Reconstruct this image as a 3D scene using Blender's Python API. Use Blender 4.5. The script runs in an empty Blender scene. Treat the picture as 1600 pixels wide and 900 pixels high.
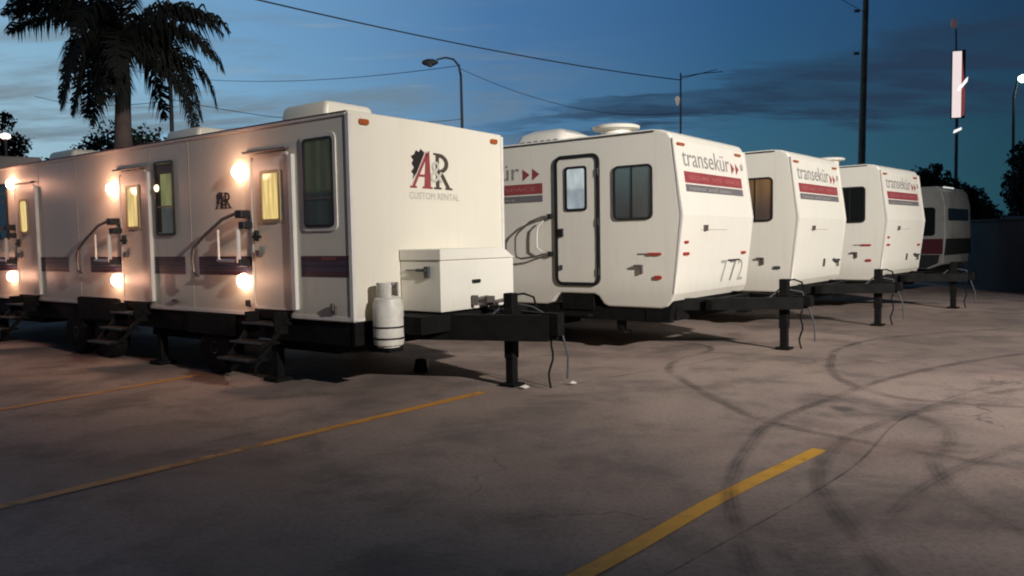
import bpy, bmesh, math, random
from mathutils import Vector, Matrix, noise
PI = math.pi
rnd = random.Random(7)
S = bpy.context.scene
C = S.collection

# ------------------------------------------------------------------ camera
cam_d = bpy.data.cameras.new('camera'); cam = bpy.data.objects.new('camera', cam_d); C.objects.link(cam)
cam_d.sensor_width = 36; cam_d.lens = 27.4; cam_d.clip_start = .1; cam_d.clip_end = 3000
cam.matrix_world = (Matrix.Translation((0, 0, 1.549)) @ Matrix.Rotation(PI/2-.0599, 4, 'X') @ Matrix.Rotation(-.0173, 4, 'Z'))
S.camera = cam
S.render.resolution_x = 1024; S.render.resolution_y = 576
S.view_settings.view_transform = 'Standard'; S.view_settings.look = 'None'
S.render.filter_size = 2.0; S.cycles.filter_width = 2.0
S.view_settings.exposure = 0; S.view_settings.gamma = 1

# ------------------------------------------------------------------ sky (dusk, sunset glow behind the left of the picture)
W = bpy.data.worlds.new('World'); S.world = W; W.use_nodes = True
nt = W.node_tree; nt.nodes.clear()
class NT:
    def __init__(s, nt): s.nt = nt
    def n(s, t, **k):
        nd = s.nt.nodes.new(t)
        for a, b in k.items(): setattr(nd, a, b)
        return nd
    def l(s, a, b): s.nt.links.new(a, b)
    def val(s, x, sock):
        if hasattr(x, 'node'): s.l(x, sock)
        else: sock.default_value = x
    def m(s, op, a, b=0.0, c=0.0, clamp=False):
        nd = s.n('ShaderNodeMath', operation=op, use_clamp=clamp)
        s.val(a, nd.inputs[0]); s.val(b, nd.inputs[1])
        if op in ('MULTIPLY_ADD', 'SMOOTH_MIN'): s.val(c, nd.inputs[2])
        return nd.outputs[0]
    def ramp(s, f, stops, interp='LINEAR'):
        nd = s.n('ShaderNodeValToRGB'); e = nd.color_ramp.elements; nd.color_ramp.interpolation = interp
        while len(e) < len(stops): e.new(.5)
        for i, (p, c) in enumerate(stops):
            e[i].position = p; e[i].color = (c[0], c[1], c[2], 1) if isinstance(c, tuple) else (c, c, c, 1)
        s.val(f, nd.inputs[0]); return nd.outputs[0]
    def mix(s, f, a, b, blend='MIX'):
        nd = s.n('ShaderNodeMix', data_type='RGBA', blend_type=blend)
        s.val(f, nd.inputs[0])
        for x, i in ((a, 6), (b, 7)):
            if hasattr(x, 'node'): s.l(x, nd.inputs[i])
            else: nd.inputs[i].default_value = (x[0], x[1], x[2], 1)
        return nd.outputs[2]
    def noise(s, vec, scale, detail=4, rough=.55, dist=0.0):
        nd = s.n('ShaderNodeTexNoise'); nd.inputs['Scale'].default_value = scale; nd.inputs['Detail'].default_value = detail
        nd.inputs['Roughness'].default_value = rough; nd.inputs['Distortion'].default_value = dist
        if vec is not None: s.l(vec, nd.inputs['Vector'])
        return nd.outputs['Fac']
    def smooth(s, x, lo, hi):
        nd = s.n('ShaderNodeMapRange', interpolation_type='SMOOTHSTEP'); s.val(x, nd.inputs[0])
        nd.inputs[1].default_value = lo; nd.inputs[2].default_value = hi
        return nd.outputs[0]
k = NT(nt)
tc = k.n('ShaderNodeTexCoord')
nrm = k.n('ShaderNodeVectorMath', operation='NORMALIZE'); k.l(tc.outputs['Generated'], nrm.inputs[0])
sp = k.n('ShaderNodeSeparateXYZ'); k.l(nrm.outputs[0], sp.inputs[0])
X, Y, Z = sp.outputs
hor = k.m('SQRT', k.m('ADD', k.m('MULTIPLY', X, X), k.m('MULTIPLY', Y, Y)))
s_ = k.m('DIVIDE', k.m('ADD', k.m('MULTIPLY', X, -.616), k.m('MULTIPLY', Y, .788)), k.m('MAXIMUM', hor, .05))   # 1 towards the sunset
el = k.m('ARCTAN2', Z, hor)
az = k.m('ARCTAN2', X, Y)
sf = k.m('MULTIPLY_ADD', s_, .5, .5)
low = k.ramp(sf, [(0, (.006, .012, .022)), (.55, (.008, .018, .030)), (.675, (.018, .070, .098)), (.79, (.040, .13, .19)), (.90, (.11, .25, .40)), (.975, (.24, .44, .58)), (1.0, (.36, .53, .60))])
high = k.ramp(sf, [(0, (.004, .008, .020)), (.55, (.006, .015, .034)), (.675, (.014, .046, .11)), (.79, (.026, .095, .22)), (.90, (.065, .175, .37)), (.975, (.16, .34, .56)), (1.0, (.22, .42, .60))])
base = k.mix(k.smooth(el, .03, .30), low, high)
base = k.mix(k.smooth(el, .30, 1.1), base, (.010, .013, .024))
# cloud coordinates on a flat layer overhead
den = k.m('ADD', k.m('MAXIMUM', Z, 0.0), .12)
cv = k.n('ShaderNodeCombineXYZ'); k.l(k.m('DIVIDE', X, den), cv.inputs[0]); k.l(k.m('DIVIDE', Y, den), cv.inputs[1])
mp = k.n('ShaderNodeMapping'); k.l(cv.outputs[0], mp.inputs[0]); mp.inputs['Scale'].default_value = (.45, 1.3, 1); mp.inputs['Rotation'].default_value = (0, 0, .25)
n1 = k.noise(mp.outputs[0], 1.5, 6, .6, .4)
n2 = k.noise(mp.outputs[0], 5.0, 5, .6, .2)
# long dark bank rising to the right
ec = k.m('MULTIPLY_ADD', az, .085, .140)
wob = k.m('MULTIPLY', k.m('SUBTRACT', n1, .5), .13)
wob2 = k.m('MULTIPLY', k.m('SUBTRACT', n2, .5), .07)
dd = k.m('ADD', k.m('ADD', k.m('SUBTRACT', el, ec), wob), wob2)
wid = k.m('MAXIMUM', k.m('MULTIPLY_ADD', az, .060, .016), .006)
bank = k.m('SUBTRACT', 1.0, k.smooth(k.m('DIVIDE', k.m('ABSOLUTE', dd), wid), .55, 1.25))
bank = k.m('MULTIPLY', bank, k.smooth(az, -.16, .2))
bank = k.m('MULTIPLY', bank, k.m('MULTIPLY_ADD', k.smooth(n2, .35, .62), .5, .5))
bank = k.m('MULTIPLY', bank, k.m('SUBTRACT', 1.0, k.smooth(az, 1.0, 1.6)))
base = k.mix(k.m('MULTIPLY', bank, .88), base, (.020, .040, .078))
# thin grey streaks in the bright part
streak = k.m('MULTIPLY', k.smooth(k.m('ADD', k.m('MULTIPLY', n1, .75), k.m('MULTIPLY', n2, .25)), .45, .60), k.m('SUBTRACT', 1.0, k.smooth(el, .14, .42)))
streak = k.m('MULTIPLY', streak, k.smooth(sf, .82, .97))
base = k.mix(k.m('MULTIPLY', streak, .85), base, (.16, .22, .27))
pale = k.m('MULTIPLY', k.smooth(n2, .56, .75), .25)
base = k.mix(k.m('MULTIPLY', pale, k.smooth(sf, .85, .98)), base, (.36, .48, .56))
bg = k.n('ShaderNodeBackground'); k.l(base, bg.inputs[0]); bg.inputs[1].default_value = 1.0
out = k.n('ShaderNodeOutputWorld'); k.l(bg.outputs[0], out.inputs[0])

KEY_POWER = 42500
KEY_COL = (1.0, .96, .91)
PORCH_COL = (1.0, .47, .30)

# ------------------------------------------------------------------ materials
MATS = {}
def mat(name, col=(.5, .5, .5), rough=.6, metal=0, emit=None, es=0, var=0.0, vscale=3.0, bump=0.0, bscale=40, tint=None, spec=.5):
    if name in MATS: return MATS[name]
    m = bpy.data.materials.new(name); m.use_nodes = True; t = m.node_tree; b = t.nodes['Principled BSDF']; q = NT(t)
    b.inputs['Base Color'].default_value = (*col, 1); b.inputs['Roughness'].default_value = rough; b.inputs['Metallic'].default_value = metal
    b.inputs['Specular IOR Level'].default_value = spec
    if var or bump:
        co = q.n('ShaderNodeTexCoord').outputs['Object']
    if var:
        f = q.noise(co, vscale, 5, .6)
        dark = tint or tuple(c*(1-var) for c in col)
        c = q.mix(q.smooth(f, .38, .72), (*col,), (*dark,))
        q.l(c, b.inputs['Base Color'])
        q.l(q.m('MULTIPLY_ADD', f, .25, rough-.12, clamp=True), b.inputs['Roughness'])
    if bump:
        bp = q.n('ShaderNodeBump'); bp.inputs['Strength'].default_value = bump; bp.inputs['Distance'].default_value = .01
        q.l(q.noise(co, bscale, 3), bp.inputs['Height']); q.l(bp.outputs[0], b.inputs['Normal'])
    if emit:
        b.inputs['Emission Color'].default_value = (*emit, 1); b.inputs['Emission Strength'].default_value = es
    MATS[name] = m; return m
def paint_mat(name, col, grime):
    m = bpy.data.materials.new(name); m.use_nodes = True; t = m.node_tree; b = t.nodes['Principled BSDF']; q = NT(t)
    co = q.n('ShaderNodeTexCoord').outputs['Object']
    big = q.noise(co, .8, 4, .6)
    mp = q.n('ShaderNodeMapping'); q.l(co, mp.inputs[0]); mp.inputs['Scale'].default_value = (7, 7, .35)
    run = q.noise(mp.outputs[0], 1.6, 5, .65)
    f = q.m('MULTIPLY_ADD', q.smooth(run, .5, .8), .55, q.m('MULTIPLY', q.smooth(big, .4, .75), .45))
    sz = q.n('ShaderNodeSeparateXYZ'); q.l(co, sz.inputs[0])
    foot = q.m('MULTIPLY', q.m('SUBTRACT', 1.0, q.smooth(q.m('ADD', sz.outputs[2], q.m('MULTIPLY', run, .35)), .85, 1.25)), .55)
    spot = q.smooth(q.noise(co, 11, 5, .7), .66, .78)
    c = q.mix(f, col, grime); c = q.mix(foot, c, tuple(x*.72 for x in grime)); c = q.mix(q.m('MULTIPLY', spot, .3), c, tuple(x*.7 for x in grime))
    q.l(c, b.inputs['Base Color'])
    q.l(q.m('MULTIPLY_ADD', big, .25, .28), b.inputs['Roughness'])
    bp = q.n('ShaderNodeBump'); bp.inputs['Strength'].default_value = .12; bp.inputs['Distance'].default_value = .02
    q.l(q.noise(co, 1.7, 2), bp.inputs['Height']); q.l(bp.outputs[0], b.inputs['Normal'])
    MATS[name] = m; return m
WHITE = paint_mat('trailer_white', (.76, .72, .63), (.67, .62, .53))
CREAM = paint_mat('trailer_cream', (.73, .68, .57), (.66, .60, .49))
TRIM = mat('white_trim', (.72, .68, .62), .45, var=.12)
BLACK = mat('black_frame', (.012, .012, .012), .5, var=.4)
RUST = mat('black_steel', (.007, .0065, .006), .75, var=.5, vscale=9, bump=.3, spec=.15)
RUBBER = mat('rubber', (.008, .008, .008), .9, bump=.3, spec=.2)
RIM = mat('wheel_rim', (.05, .05, .05), .5, .5, var=.4)
CHROME = mat('bright_steel', (.55, .52, .48), .3, .9)
GREYM = mat('grey_tube', (.14, .12, .11), .45, .5)
DGLASS = mat('dark_glass', (.006, .008, .009), .12, spec=.25)
RED = mat('decal_red', (.30, .055, .06), .5, var=.2)
MAROON = mat('stripe_maroon', (.06, .018, .03), .5, var=.25)
NAVY = mat('stripe_navy', (.018, .016, .035), .5)
PLUM = mat('stripe_plum', (.05, .036, .062), .5, var=.2)
DGREY = mat('decal_grey', (.16, .145, .15), .5, var=.2)
LGREY = mat('decal_light_grey', (.36, .34, .31), .5)
PALEG = mat('decal_pale', (.52, .49, .43), .5)
INK = mat('decal_black', (.02, .015, .015), .5)
AMBER = mat('amber_lens', (.35, .09, .02), .3)
REDL = mat('red_lens', (.35, .03, .02), .3)
SEAL = mat('seam_sealant', (.50, .47, .41), .7)
CONC = mat('concrete_pole', (.42, .36, .26), .85, var=.35, vscale=2, bump=.3)
DMETAL = mat('dark_pole', (.05, .055, .06), .6, var=.2)
WALLM = mat('dark_wall', (.075, .08, .09), .9, var=.4, vscale=.8, bump=.5, bscale=12)
LEAF = mat('leaf', (.028, .035, .018), .7, var=.5, vscale=.7)
LEAF2 = mat('leaf_reddish', (.045, .030, .020), .7, var=.5, vscale=.7)
PALML = mat('palm_leaf', (.012, .013, .009), .8, var=.4, vscale=.9)
BARK = mat('bark', (.07, .05, .04), .9, var=.4, vscale=4, bump=.6)
PBARK = mat('palm_trunk', (.15, .105, .09), .9, var=.4, vscale=3, bump=.5, bscale=15)
CABLE = mat('cable', (.05, .055, .06), .7)

# ------------------------------------------------------------------ mesh helpers
class MB:
    def __init__(s): s.v = []; s.f = []
    def add(s, vs, fs):
        o = len(s.v); s.v += [tuple(p) for p in vs]; s.f += [tuple(i+o for i in q) for q in fs]; return s
    def box(s, x0, x1, y0, y1, z0, z1):
        vs = [(x, y, z) for x in (x0, x1) for y in (y0, y1) for z in (z0, z1)]
        return s.add(vs, [(0, 1, 3, 2), (4, 6, 7, 5), (0, 4, 5, 1), (2, 3, 7, 6), (0, 2, 6, 4), (1, 5, 7, 3)])
    def prism(s, O, X, Y, poly, t, t0=0.0):
        "polygon (counter-clockwise) in the plane O,X,Y, pushed out along X x Y from t0 to t"
        O, X, Y = Vector(O), Vector(X).normalized(), Vector(Y).normalized(); N = X.cross(Y)
        n = len(poly)
        a = [O+X*p[0]+Y*p[1]+N*t0 for p in poly]; b = [O+X*p[0]+Y*p[1]+N*t for p in poly]
        fs = [tuple(range(n, 2*n)), tuple(range(n-1, -1, -1))] + [(i, (i+1) % n, n+(i+1) % n, n+i) for i in range(n)]
        return s.add(a+b, fs)
    def ring(s, O, X, Y, outer, inner, t, t0=0.0):
        O, X, Y = Vector(O), Vector(X).normalized(), Vector(Y).normalized(); N = X.cross(Y); n = len(outer)
        L = [[O+X*p[0]+Y*p[1]+N*h for p in pl] for pl in (outer, inner) for h in (t0, t)]
        vs = sum(L, []); fs = []
        for i in range(n):
            j = (i+1) % n
            fs += [(n+i, n+j, 3*n+j, 3*n+i), (i, j, n+j, n+i), (2*n+j, 2*n+i, 3*n+i, 3*n+j), (j, i, 2*n+i, 2*n+j)]
        return s.add(vs, fs)
    def tube(s, pts, r, n=8, caps=True):
        pts = [Vector(p) for p in pts]; rs = r if isinstance(r, (list, tuple)) else [r]*len(pts)
        base = len(s.v); prev = None
        for i, p in enumerate(pts):
            d = (pts[min(i+1, len(pts)-1)]-pts[max(i-1, 0)]).normalized()
            if prev is None:
                a = Vector((0, 0, 1)) if abs(d.z) < .9 else Vector((1, 0, 0)); u = d.cross(a).normalized()
            else: u = (prev-d*prev.dot(d)).normalized()
            prev = u; w = d.cross(u)
            for j in range(n):
                t = 2*PI*j/n; s.v.append(tuple(p+(u*math.cos(t)+w*math.sin(t))*rs[i]))
        for i in range(len(pts)-1):
            for j in range(n):
                a = base+i*n+j; b = base+i*n+(j+1) % n; s.f.append((a, b, b+n, a+n))
        if caps:
            s.f.append(tuple(base+n-1-j for j in range(n))); s.f.append(tuple(base+(len(pts)-1)*n+j for j in range(n)))
        return s
    def lathe(s, c, prof, axis='Z', n=20):
        c = Vector(c); base = len(s.v); m = len(prof)
        for r, h in prof:
            for j in range(n):
                t = 2*PI*j/n; a, b = r*math.cos(t), r*math.sin(t)
                s.v.append(tuple(c+Vector({'Z': (a, b, h), 'X': (h, a, b), 'Y': (b, h, a)}[axis])))
        for i in range(m-1):
            for j in range(n):
                a = base+i*n+j; b = base+i*n+(j+1) % n; s.f.append((a, b, b+n, a+n))
        s.f.append(tuple(base+n-1-j for j in range(n))); s.f.append(tuple(base+(m-1)*n+j for j in range(n)))
        return s
    def build(s, name, m, parent=None, smooth=False, bevel=0, seg=2):
        me = bpy.data.meshes.new(name); me.from_pydata(s.v, [], s.f)
        bm = bmesh.new(); bm.from_mesh(me); bmesh.ops.recalc_face_normals(bm, faces=bm.faces)
        if bevel:
            es = [e for e in bm.edges if len(e.link_faces) == 2 and e.calc_face_angle() > .5]
            bmesh.ops.bevel(bm, geom=es, offset=bevel, segments=seg, affect='EDGES', profile=.5)
        bm.to_mesh(me); bm.free()
        if smooth:
            for p in me.polygons: p.use_smooth = True
            me.set_sharp_from_angle(angle=.7)
        me.materials.append(m)
        o = bpy.data.objects.new(name, me); C.objects.link(o)
        if parent: o.parent = parent
        return o
def tag(o, label=None, cat=None, group=None, kind=None):
    if label: o['label'] = label
    if cat: o['category'] = cat
    if group: o['group'] = group
    if kind: o['kind'] = kind
    return o
def empty(name, loc, rz, label, cat, group=None):
    o = bpy.data.objects.new(name, None); C.objects.link(o); o.location = loc; o.rotation_euler = (0, 0, rz)
    o.empty_display_size = .2
    return tag(o, label, cat, group)
def rrect(x0, x1, y0, y1, r, n=5):
    pts = []
    for cx, cy, a0 in ((x1-r, y0+r, -PI/2), (x1-r, y1-r, 0), (x0+r, y1-r, PI/2), (x0+r, y0+r, PI)):
        for i in range(n+1):
            a = a0+PI/2*i/n; pts.append((cx+r*math.cos(a), cy+r*math.sin(a)))
    return pts
def rect(x0, x1, y0, y1): return [(x0, y0), (x1, y0), (x1, y1), (x0, y1)]
def text(name, body, O, X, Y, h, m, parent, width=None, shear=0, t=.003):
    cu = bpy.data.curves.new(name, 'FONT'); cu.body = body; cu.size = 1; cu.shear = shear; cu.resolution_u = 3
    tmp = bpy.data.objects.new('tmp', cu); me = bpy.data.meshes.new_from_object(tmp); bpy.data.objects.remove(tmp)
    xs = [v.co.x for v in me.vertices]; ys = [v.co.y for v in me.vertices]
    sx = (width/(max(xs)-min(xs))) if width else h/(max(ys)-min(ys)); sy = h/(max(ys)-min(ys))
    O, X, Y = Vector(O), Vector(X).normalized(), Vector(Y).normalized(); N = X.cross(Y); x0, y0 = min(xs), min(ys)
    for v in me.vertices: v.co = O+X*((v.co.x-x0)*sx)+Y*((v.co.y-y0)*sy)+N*t
    me.name = name; me.materials.clear(); me.materials.append(m)
    o = bpy.data.objects.new(name, me); C.objects.link(o); o.parent = parent; return o

# side-plane frame: looking at the left side (x=0) from outside, X runs to the front (-y), Y up, normal -x
SX, SY = (0, -1, 0), (0, 0, 1)
def side(s, poly, t, t0=0.0): return s.prism((0, 0, 0), SX, SY, poly, t, t0)     # poly in (-y, z)
def srect(y0, y1, z0, z1, r=0):                                                  # y0<y1, gives polygon in (-y,z)
    return rrect(-y1, -y0, z0, z1, r) if r else rect(-y1, -y0, z0, z1)
FX, FY = (1, 0, 0), (0, 0, 1)                                                    # front plane y=0, normal -y

def wheel(parent, x, y, z, r=.33, w=.2):
    t = MB().lathe((x, y, z), [(r*.58, 0), (r*.93, 0), (r, w*.2), (r, w*.8), (r*.93, w), (r*.58, w)], 'X', 28).build('tyre', RUBBER, parent, True)
    MB().lathe((x, y, z), [(.05, .01), (.07, -.005), (r*.35, .035), (r*.5, .03), (r*.58, .008), (r*.58, w-.02)], 'X', 20).build('rim', RIM, t, True)
def roof_ac(parent, x0, x1, y0, y1, z0, z1, m=WHITE, dome=False):
    b = MB(); cx, cy = (x0+x1)/2, (y0+y1)/2; a, c = (x1-x0)/2, (y1-y0)/2
    lv = [(1, z0), (1, z0+(z1-z0)*.62), (.95, z0+(z1-z0)*.9), (.88, z1)]
    if dome: lv = [(1, z0), (1, z0+(z1-z0)*.35), (.86, z0+(z1-z0)*.75), (.55, z1)]
    vs = []; n = None
    for s_, z in lv:
        pl = rrect(cx-a*s_, cx+a*s_, cy-c*(s_+.04 if s_ < 1 else 1), cy+c*s_, min(a, c)*(.3 if dome else .14)*s_, 4); n = len(pl)
        vs += [(p[0], p[1], z) for p in pl]
    fs = [tuple(range(n-1, -1, -1)), tuple(range((len(lv)-1)*n, len(lv)*n))]
    for i in range(len(lv)-1):
        fs += [(i*n+j, i*n+(j+1) % n, (i+1)*n+(j+1) % n, (i+1)*n+j) for j in range(n)]
    b.add(vs, fs); u = b.build('roof_air_conditioner', m, parent, True)
    g = MB()
    h = (z1-z0)*.4
    for i in range(6):
        g.box(x0-.006, x0+.01, y0+.12+(y1-y0-.24)*i/6, y0+.12+(y1-y0-.24)*(i+.55)/6, z0+.04, z0+h)
    g.build('grille', DMETAL, u)
    return u
def folding_steps(parent, y0, y1, ztop):
    st = MB().box(-.03, .25, y0-.03, y1+.03, ztop-.10, ztop).box(-.20, -.03, y0+.02, y0+.05, ztop-.25, ztop-.02).box(-.20, -.03, y1-.05, y1-.02, ztop-.25, ztop-.02)
    for ya in (y0, y1-.03):
        st.prism((0, ya, 0), (1, 0, 0), (0, 0, 1), [(-.50, .28), (-.44, .28), (.02, ztop-.08), (-.06, ztop-.08)], -.03)
    f = st.build('folding_steps', RUST, parent)
    for (x, z) in ((-.10, ztop-.13), (-.26, .52), (-.42, .36)):
        t = MB().box(x-.13, x+.11, y0, y1, z-.035, z).build('tread', RUST, f, bevel=.006)
        tag(t)
        MB().box(x-.136, x-.131, y0+.01, y1-.01, z-.02, z+.004).build('tread_edge', mat('worn_edge', (.10, .095, .09), .5, .3), f)
    for ya in (y0+.05, y1-.05):
        MB().tube([(-.44, ya, 0.18), (-.44, ya, .34)], .014, 6).build('step_leg', RUST, f)
def tongue(parent, W, jy, zb, extra=.55, beam=.30, topz=1.0):
    cx = W/2
    b = MB()
    for s_ in (-1, 1):
        a = Vector((cx+s_*W*(.31 if W > 2.52 else .40), .35, 0)); e = Vector((cx+s_*.05, jy-extra, 0)); d = (e-a).normalized(); nrm_ = Vector((-d.y, d.x, 0))*.05
        z0, z1 = zb-beam, zb-.01
        vs = [a+nrm_, e+nrm_, e-nrm_, a-nrm_]
        b.add([(p.x, p.y, z) for z in (z0, z1) for p in vs], [(0, 1, 2, 3), (7, 6, 5, 4), (0, 4, 5, 1), (1, 5, 6, 2), (2, 6, 7, 3), (3, 7, 4, 0)])
    b.box(cx-W*.33, cx+W*.33, -.32, -.24, zb-beam+.01, zb-.02)
    b.box(cx-.30, cx+.30, jy+.18, jy+.26, zb-beam+.012, zb-.022)
    b.build('drawbar', RUST, parent)
    MB().box(cx-.06, cx+.06, jy-extra-.12, jy-extra+.10, zb-beam*.8, zb+.01).build('coupler', RUST, parent, bevel=.012)
    j = MB().box(cx-.058, cx+.058, jy-.058, jy+.058, .30, topz).box(cx-.085, cx+.085, jy-.085, jy+.085, zb-.03, zb+.03).build('tongue_jack', RUST, parent, bevel=.01)
    MB().box(cx-.048, cx+.048, jy-.048, jy+.048, .03, .31).build('jack_leg', RUST, j, bevel=.006)
    MB().box(cx-.10, cx+.10, jy-.10, jy+.10, .004, .035).build('jack_foot', RUST, j, bevel=.008)
    MB().tube([(cx+.03, jy-.04, topz-.02), (cx+.10, jy-.10, topz-.01), (cx+.17, jy-.18, topz-.05), (cx+.19, jy-.20, topz-.16)], .013, 6).build('jack_crank', RUST, j, True)
    ch = [(cx+.10, jy-extra+.05, zb-.20)]
    for i in range(1, 9): ch.append((cx+.10-.01*i, jy-extra+.05+.02*math.sin(i*1.3), zb-.2-(zb-.22)*i/8))
    MB().tube(ch, .012, 5).build('safety_chain', RUST, parent)
    MB().tube([(cx-.1, jy+.2, zb-.05), (cx+.02, jy+.06, zb+.10), (cx+.12, jy-.2, zb+.05), (cx+.14, jy-extra, zb-.10), (cx+.15, jy-extra-.10, .35), (cx+.10, jy-extra-.12, .12)], .012, 6).build('breakaway_cable', CABLE, parent, True)

def marker(parent, O, X, Y, w, h, m, name='marker_light'):
    MB().prism(O, X, Y, rrect(-w/2, w/2, -h/2, h/2, h*.35, 3), .022).build(name, m, parent, True)

def window(parent, y0, y1, z0, z1, r=.07, fr=BLACK, glass=DGLASS, fw=.03, mull=None, hbar=None, name='window'):
    w = MB(); w.ring((0, 0, 0), SX, SY, srect(y0, y1, z0, z1, r), srect(y0+fw, y1-fw, z0+fw, z1-fw, max(r-fw, .015)), .022)
    f = w.build(name, fr, parent, True)
    side(MB(), srect(y0+fw*.9, y1-fw*.9, z0+fw*.9, z1-fw*.9, max(r-fw, .015)), .008).build('pane', glass, f)
    if mull: side(MB(), srect(mull-.012, mull+.012, z0+fw, z1-fw), .017).build('mullion', BLACK, f)
    if hbar: side(MB(), srect(y0+fw, y1-fw, hbar-.010, hbar+.010), .018).build('crossbar', GREYM, f)
    return f

# ------------------------------------------------------------------ glass materials with something behind them, one with a painted reflection
def pane_mat(name, top, bot, zsplit, em=0.0, soft=.1, xs=6.0, rough=.1):
    m = bpy.data.materials.new(name); m.use_nodes = True; t = m.node_tree; b = t.nodes['Principled BSDF']; q = NT(t)
    co = q.n('ShaderNodeTexCoord').outputs['Object']; s3 = q.n('ShaderNodeSeparateXYZ'); q.l(co, s3.inputs[0])
    f = q.smooth(s3.outputs[2], zsplit-soft, zsplit+soft)
    c = q.mix(f, bot, top)
    mp = q.n('ShaderNodeMapping'); q.l(co, mp.inputs[0]); mp.inputs['Scale'].default_value = (1, xs, .5)
    fold = q.noise(mp.outputs[0], 3, 3)
    c = q.mix(q.smooth(fold, .3, .7), c, q.mix(.5, c, (0, 0, 0)))
    b.inputs['Roughness'].default_value = rough; b.inputs['Specular IOR Level'].default_value = .3
    if em:
        b.inputs['Base Color'].default_value = (.05, .05, .05, 1)
        q.l(c, b.inputs['Emission Color']); b.inputs['Emission Strength'].default_value = em
    else: q.l(c, b.inputs['Base Color'])
    MATS[name] = m; return m
LIT = pane_mat('lit_pane', (1.0, .72, .26), (.95, .68, .24), 2.0, 1.05, .2, 5)
LITW = pane_mat('pale_lit_pane', (.62, .70, .72), (.42, .50, .55), 2.28, 1.0, .03, 1)
CURT = pane_mat('curtain_pane', (.030, .032, .014), (.010, .011, .008), 2.1, 1.0, .03, 4)
CURT2 = pane_mat('greenish_pane', (.20, .20, .07), (.055, .055, .04), 2.05, 1.0, .02, 2)
REFLP = pane_mat('teal_reflection_pane', (.045, .085, .085), (.012, .014, .015), 2.25, .9, .45, 1)  # reflection painted into the pane as a teal glow fading downwards
AMBP = pane_mat('amber_pane', (.15, .07, .012), (.035, .012, .006), 2.2, 1.0, .3, 2)

# ================================================================== 1: THE LONG RESTROOM TRAILER
T1W, T1L, T1T, T1B = 2.55, 11.6, 2.89, .745
T1 = empty('restroom_trailer', (-1.61, 7.875, 0), .9361, 'long cream restroom trailer with glowing porch lamps and maroon stripes down its side', 'trailer')
b = MB()
rid = T1T+.012
prof = [(0, T1B), (T1W, T1B), (T1W, T1T), (T1W/2, rid), (0, T1T)]
b.prism((0, T1L, 0), (1, 0, 0), (0, 0, 1), prof, T1L)
b.build('body', CREAM, T1, bevel=.022, seg=3)
# edge mouldings
MB().prism((0, 0, 0), (1, 0, 0), (0, 1, 0), [(-.011, -.012), (.035, -.012), (.035, .012), (.012, .035), (-.011, .035)], T1T-.03, T1B+.02).build('edge_moulding', TRIM, T1)
MB().box(T1W-.035, T1W+.011, -.012, -.001, T1B+.02, T1T-.03).build('edge_moulding', TRIM, T1)
side(MB(), srect(.037, T1L, T1T-.045, T1T-.021), .014).build('edge_moulding', TRIM, T1)
MB().box(.037, T1W-.037, -.009, -.001, T1B+.012, T1B+.04).build('edge_moulding', TRIM, T1)
side(MB(), srect(.037, T1L, T1B+.015, T1B+.055), .010).build('edge_moulding', TRIM, T1)
MB().box(-.016, -.002, .02, T1L, T1T-.018, T1T-.004).build('roof_gutter', mat('gutter', (.12, .06, .06), .6), T1)
fr = MB()
fr.box(.03, .13, .05, T1L-.05, .50, T1B-.003).box(T1W-.13, T1W-.03, .05, T1L-.05, .50, T1B-.003)
for i in range(8): fr.box(.13, T1W-.13, .3+i*1.5, .4+i*1.5, .52, T1B-.01)
fr.box(.03, T1W-.03, .02, .10, .505, T1B-.004)
for y in (.55, 3.2, 7.6): fr.box(.25, .85, y, y+1.1, .36, .60)
fr.build('chassis', RUST, T1)
# tandem axles, wheel arch, stabiliser
for y in (2.50, 5.15, 6.02): wheel(T1, .02, y, .33); wheel(T1, T1W-.22, y, .33)
MB().prism((0, 0, 0), SX, SY, [(-5.86, T1B-.2), (-4.62, T1B-.2), (-4.64, .84), (-4.70, .86), (-5.78, .86), (-5.86, .84)], .014, -.0).build('wheel_arch', RUST, T1)
side(MB(), [(-3.0, T1B-.25), (-2.02, T1B-.25), (-2.02, T1B+.01), (-3.0, T1B+.01)], .010).build('wheel_arch', RUST, T1)
for y in (1.45, 3.9, 8.9):
    MB().box(.10, .20, y-.05, y+.05, .05, .55).box(.03, .27, y-.12, y+.12, .005, .05).build('stabiliser_leg', RUST, T1)
# side stripes in four bands, broken where the photograph breaks them
for (y0, y1) in ((.05, .79), (.975, 2.71), (3.02, 3.72), (3.88, 5.43), (6.1, 7.05), (7.2, 8.6), (9.2, 11.2)):
    for (z0, z1, m) in ((1.375, 1.43, MAROON), (1.335, 1.372, PLUM), (1.312, 1.333, NAVY), (1.262, 1.309, PLUM), (1.212, 1.26, MAROON)):
        side(MB(), srect(y0, y1, z0, z1), .004).build('stripe', m, T1)
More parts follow.
